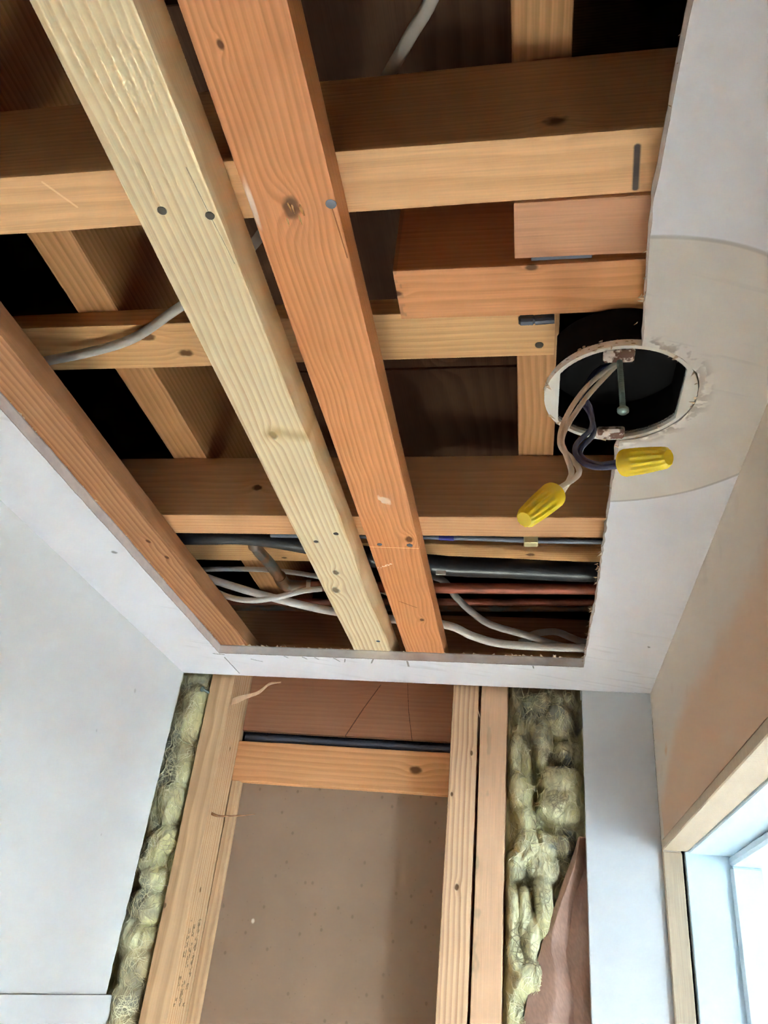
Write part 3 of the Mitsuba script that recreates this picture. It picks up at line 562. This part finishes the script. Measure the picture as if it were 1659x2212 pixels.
add('insulation_batt__loose_fibres', fibres(BL, 900, 4, -0.545, -0.494, -0.1, 0.38), 'm_fibre', kind='stuff')
add(bt + '__loose_fibres', fibres(BR, 1500, 5, -0.028, 0.075, -0.08, 0.385), 'm_fibre', kind='stuff')
# torn kraft facing hanging in front of the batt: a free left edge, a pale flap, a crease, the rest lying back
def along(pts, z): return np.interp(-z, [-q[1] for q in pts], [q[0] for q in pts])
EDGE = [(0.0659, 0.1912), (0.0594, 0.1706), (0.0457, 0.1359), (0.0329, 0.1022), (0.0229, 0.0802), (0.0142, 0.0484), (0.0085, 0.0277), (0.0002, 0.0022), (-0.0052, -0.0281), (-0.02, -0.12), (-0.025, -0.30)]
FLAP = [(0.0680, 0.1912), (0.0600, 0.1534), (0.0420, 0.1083), (0.0310, 0.0756), (0.0290, 0.0548), (0.0360, 0.0302), (0.0335, 0.0055), (0.0250, -0.025), (0.02, -0.12), (0.02, -0.30)]
CREASE = [(0.0760, 0.1912), (0.0718, 0.1491), (0.0581, 0.1151), (0.0528, 0.0828), (0.0470, 0.0514), (0.0516, 0.0268), (0.0556, 0.0076), (0.055, -0.05), (0.05, -0.30)]
secs = []
for z in np.linspace(0.1905, -0.30, 90):
    x0, x1, x2 = along(EDGE, z), along(FLAP, z), along(CREASE, z); x1 = max(x1, x0 + 0.001); x2 = max(x2, x1 + 0.002)
    xs = np.concatenate([np.linspace(x0, x1, 8), np.linspace(x1, x2, 9)[1:], np.linspace(x2, x2 + 0.012, 6)[1:], np.linspace(x2 + 0.012, max(0.128, x2 + 0.02), 6)[1:]])
    y = np.interp(xs, [x0, x1, x2, x2 + 0.010, 0.140], [1.1620, 1.1555, 1.1680, 1.1595, 1.1640])
    y = y + 0.0022 * (meshkit.fbm(np.stack([xs * 70, xs * 0 + z * 30, xs * 0], 1), 3, 2) - 0.5) * 2 + 0.0012 * np.sin(z * 90 + xs * 60)
    secs.append(np.stack([xs, y, xs * 0 + z], 1))
secs = np.array(secs); ringed = np.concatenate([secs, secs[:, ::-1] + [0, 0.0006, 0]], 1)
add(bt + '__kraft_facing', sweep(ringed), 'm_kraft', 35)

# ------------------------------------------------------------------ ceiling box with its wires
octo = Point(*BOX).buffer(0.0512, 24).intersection(Polygon([(BOX[0] + sx * 0.0435, BOX[1] + sy * 0.06) for sx, sy in ((1, 1), (-1, 1), (-1, -1), (1, -1))]))
shellp = octo.buffer(0.0016, join_style=2)
bx = cat_(extrude(shellp.difference(octo), 0.3890, 0.4215), extrude(shellp, 0.4200, 0.4220))
add('ceiling_box__shell', bx, 'm_box')
add('ceiling_box__plaster_ring', extrude(Point(*BOX).buffer(0.0542, 24).difference(octo), 0.3858, 0.3915), 'm_plaster', 40)
for (x, y) in ((BOX[0] - 0.006, BOX[1] - 0.0445), (BOX[0] - 0.004, BOX[1] + 0.0450)):
    add('ceiling_box__screw_ear', box(x - 0.009, x + 0.012, y - 0.006, y + 0.006, 0.3835, 0.3890, 0.0015), 'm_rust')
sx, sy = 0.0606, 0.4360
thread = spline([(sx, sy, 0.394), (sx, sy, 0.3420)], 120)
add('ceiling_box__screw', cat_(tube(thread, 0.0019 + 0.00025 * np.sin(np.arange(len(thread)) * 1.6), 12), sweep([[np.array([sx + r * math.cos(q), sy + r * math.sin(q), z]) for q in np.arange(14) * 2 * np.pi / 14] for r, z in ((0.0022, 0.3426), (0.0039, 0.3418), (0.0039, 0.3398), (0.0028, 0.3386), (0.0008, 0.3380))])), 'm_zinc', 35)
tag('ceiling_box', 'dark round ceiling box with a flaking painted rim and one long screw hanging from it', 'electrical box')

def twist(path, off, turns, phase, r):
    p = spline(path, 10); n = len(p); t = np.gradient(p, axis=0); t /= np.linalg.norm(t, axis=1, keepdims=True)
    u = np.cross(t, [0.2, -0.9, 0.3]); u /= np.linalg.norm(u, axis=1, keepdims=True); w = np.cross(t, u)
    a = phase + turns * 2 * np.pi * np.linspace(0, 1, n)
    return tube(p + off * (np.cos(a)[:, None] * u + np.sin(a)[:, None] * w), r, 10)
WW = [(0.070, 0.4600, 0.4100), (0.0535, 0.4537, 0.3889), (0.0376, 0.4445, 0.3628), (0.0242, 0.4369, 0.3332), (0.0197, 0.4291, 0.3104), (0.0237, 0.4219, 0.2944), (0.0269, 0.4109, 0.2747), (0.0206, 0.4031, 0.2598), (0.0110, 0.3970, 0.2470)]
WB = [(0.064, 0.4700, 0.4100), (0.0478, 0.4605, 0.3971), (0.0370, 0.4530, 0.3680), (0.0400, 0.4406, 0.3435), (0.0400, 0.4320, 0.3215), (0.0302, 0.4224, 0.3018), (0.0307, 0.4142, 0.2872), (0.0392, 0.4039, 0.2746), (0.0550, 0.3837, 0.2630)]
for ph in (0.0, math.pi):
    add('electrical_wire', twist(WW, 0.0023, 1.25, ph + 0.8, 0.0018), 'm_wirewhite', 40, 'cream insulated wire, one of the twisted pair under the lower yellow connector', 'wire', 'twisted pair of cream wires')
for ph in (0.6, 0.6 + math.pi):
    add('electrical_wire', twist(WB, 0.0021, 0.5, ph, 0.0017), 'm_wireblack', 40, 'navy black wire, one of the pair curling to the upper yellow connector', 'wire', 'pair of navy wires')
def wire_nut(p, q, label):
    p, q = np.array(p), np.array(q); d = q - p; l = np.linalg.norm(d); d /= l
    u = np.cross(d, [0.1, 0.3, 0.9]); u /= np.linalg.norm(u); w = np.cross(d, u); m = 60; a = np.arange(m) * 2 * np.pi / m
    secs = []
    for t, r, rib in ((0.06, 0.0046, 0), (0.0, 0.0062, 0), (0.0, 0.0076, 0), (0.04, 0.0079, 0), (0.28, 0.0076, 0), (0.32, 0.0073, 1), (0.60, 0.0067, 1), (0.90, 0.0058, 1), (0.97, 0.0052, .5), (1.0, 0.0042, 0), (1.0, 0.0016, 0)):
        rr = r + 0.00045 * rib * np.cos(a * 12)
        secs.append(p + d * l * t + rr[:, None] * (np.cos(a)[:, None] * u + np.sin(a)[:, None] * w))
    add('wire_connector', sweep(secs), 'm_yellow', 35, label, 'wire connector', 'yellow wire connectors')
wire_nut((0.0134, 0.3986, 0.2510), (-0.0030, 0.3828, 0.2249), 'yellow twist-on wire connector on the cream wires, the lower one')
wire_nut((0.0522, 0.3860, 0.2642), (0.0732, 0.3684, 0.2558), 'yellow twist-on wire connector on the navy wires, the upper right one')

# ------------------------------------------------------------------ pipes and cables over the opening
dp = add('drain_pipe', tube(spline([(-0.60, 0.800, 0.4400), (-0.4015, 0.800, 0.4410), (-0.3427, 0.800, 0.4420), (-0.2753, 0.810, 0.4400), (-0.1958, 0.840, 0.4405), (-0.1143, 0.868, 0.4444), (-0.0245, 0.880, 0.4474), (0.0805, 0.890, 0.4495), (0.30, 0.89, 0.4500)], 8), np.interp(np.linspace(0, 1, 65), [0, .3, .5, 1], [.0085, .0085, .0125, .0125]), 16), 'm_black', 40, 'black plastic pipe drooping across behind the second beam', 'pipe')
add(dp + '__label', box(-0.1110, -0.0990, 0.8560, 0.8574, 0.4258, 0.4310, 0.0003), 'm_cable')
p = add('water_tube', tube(spline([(-0.30, 0.785, 0.4380), (-0.1061, 0.785, 0.4375), (0.0004, 0.785, 0.4345), (0.0777, 0.785, 0.4340), (0.30, 0.785, 0.4340)], 6), 0.0032, 10), 'm_bluegrey', 40, 'thin blue-grey tube with a cream tape tag just behind the second beam', 'tube')
add(p + '__tape', box(-0.0065, 0.0090, 0.780, 0.790, 0.4285, 0.4395, 0.001), 'm_tape')
add(p + '__blue_band', tube([(-0.101, 0.785, 0.4375), (-0.084, 0.785, 0.4370)], 0.0040, 10), 'm_blue', 40)
cp = 'copper_pipe'
add(cp + '__run', tube([(-0.318, 0.966, 0.4575), (-0.2812, 0.972, 0.4615), (-0.152, 0.980, 0.4660), (0.0881, 0.985, 0.4722), (0.35, 0.99, 0.4770)], 0.0072, 16), 'm_copper', 40)
el = spline([(-0.3340, 0.935, 0.4575), (-0.3338, 0.952, 0.4575), (-0.3300, 0.962, 0.4572), (-0.318, 0.966, 0.4575), (-0.302, 0.9685, 0.4592)], 6)
add(cp + '__elbow', tube(el, 0.0088, 16), 'm_oldcopper', 40)
add(cp + '__riser', tube(spline([(-0.3340, 0.940, 0.4575), (-0.3342, 0.885, 0.4530), (-0.3343, 0.835, 0.4470), (-0.3343, 0.822, 0.4600), (-0.3343, 0.820, 0.60)], 6), 0.0074, 14), 'm_oldcopper', 40)
add(cp + '__solder', tube([(-0.304, 0.9684, 0.4590), (-0.298, 0.9692, 0.4597)], 0.0093, 14), 'm_solder', 40)
tag(cp, 'copper pipe with a tarnished elbow turning towards the viewer at the left', 'pipe')
add('copper_pipe_001', tube([(-0.60, 1.060, 0.4690), (-0.3022, 1.060, 0.4778), (0.0941, 1.060, 0.4880), (0.35, 1.06, 0.494)], 0.0052, 12), 'm_copper', 40, 'thin copper pipe running just behind the larger one', 'pipe')
add('copper_pipe_002', tube([(-0.60, 1.095, 0.4760), (-0.3096, 1.095, 0.4836), (0.0965, 1.095, 0.4940), (0.35, 1.095, 0.4950)], 0.0048, 12), 'm_oldcopper', 40, 'rearmost thin dull copper pipe, nearest the back plate', 'pipe')
def cable(path, label, m='m_cable', r=0.0042, flat=0.62):
    add('electrical_cable', tube(spline(path, 8), r, 12, flat), m, 40, label, 'cable', 'electrical cables')
cable([(-0.56, 0.985, 0.4800), (-0.4963, 0.985, 0.4856), (-0.4617, 0.985, 0.4910), (-0.3988, 0.990, 0.4950), (-0.3512, 0.995, 0.4950), (-0.2976, 1.005, 0.4920), (-0.2215, 1.025, 0.4850), (-0.19, 1.06, 0.486), (-0.16, 1.11, 0.490)], 'white cable arching highest, behind the copper elbow')
cable([(-0.56, 0.945, 0.4850), (-0.4793, 0.950, 0.4713), (-0.4518, 0.955, 0.4641), (-0.3734, 0.975, 0.4490), (-0.2805, 0.992, 0.4350), (-0.1964, 1.004, 0.4300), (-0.1144, 1.020, 0.4300), (-0.0772, 1.034, 0.4205), (-0.0396, 1.040, 0.4132), (0.0166, 1.042, 0.4113), (0.096, 1.045, 0.4130), (0.25, 1.05, 0.416)], 'white cable sagging right across to the back ceiling edge', r=0.0060, flat=0.75)
cable([(-0.56, 0.935, 0.4850), (-0.4738, 0.940, 0.4641), (-0.4442, 0.943, 0.4465), (-0.4070, 0.945, 0.4305), (-0.3696, 0.945, 0.4253), (-0.3346, 0.945, 0.4311), (-0.3010, 0.950, 0.4440), (-0.28, 0.96, 0.452)], 'white cable hanging in a loop under the copper elbow', r=0.0042, flat=0.8)
cable([(-0.14, 1.000, 0.4960), (-0.1169, 1.002, 0.4872), (-0.0997, 1.008, 0.4663), (-0.0772, 1.015, 0.4472), (-0.0520, 1.022, 0.4331), (-0.0083, 1.032, 0.4245), (0.0409, 1.060, 0.4210), (0.095, 1.070, 0.4190), (0.2, 1.082, 0.419)], 'grey cable dropping from the copper pipe to the right', 'm_cablegrey', 0.0052, 0.7)
cable([(-0.012, 1.055, 0.4215), (-0.0021, 1.060, 0.4280), (0.0074, 1.066, 0.4395), (0.0360, 1.068, 0.4446), (0.0574, 1.064, 0.4350), (0.0753, 1.070, 0.4310), (0.1015, 1.090, 0.4370), (0.2, 1.115, 0.440)], 'grey cable end curled up at the right corner of the opening', 'm_cablegrey', 0.0052, 0.7)
cable([(-0.56, 0.540, 0.4560), (-0.4872, 0.520, 0.4660), (-0.4609, 0.510, 0.4660), (-0.4002, 0.503, 0.4720), (-0.3522, 0.490, 0.4745), (-0.3051, 0.464, 0.4780), (-0.2529, 0.435, 0.4850), (-0.2042, 0.395, 0.4900), (-0.165, 0.350, 0.5040), (-0.135, 0.325, 0.5080), (-0.1000, 0.300, 0.5075), (-0.0869, 0.285, 0.5075), (-0.0741, 0.268, 0.5075), (-0.0602, 0.250, 0.5075), (-0.0520, 0.23, 0.509), (-0.0420, 0.15, 0.514), (-0.050, -0.1, 0.53), (-0.06, -0.55, 0.55)], 'grey-white cable passing over the nearest beam and under the flat board', 'm_cablegrey', 0.0050, 0.85)
add('cable_clamp', cat_(box(-0.0100, 0.0035, 0.4870, 0.4950, 0.4755, 0.4832, 0.002), tube([(0.0035, 0.4905, 0.4785), (0.0190, 0.4895, 0.4785)], 0.0040, 10)), 'm_nail', 30, 'small grey metal clamp under the end of the flat board by the joist', 'clamp')
add('metal_strap', box(0.0000, 0.0400, 0.3772, 0.3812, 0.4260, 0.4320, 0.0004), 'm_nail', False, 'narrow metal strap in the slot between the two blocks', 'metal strap')
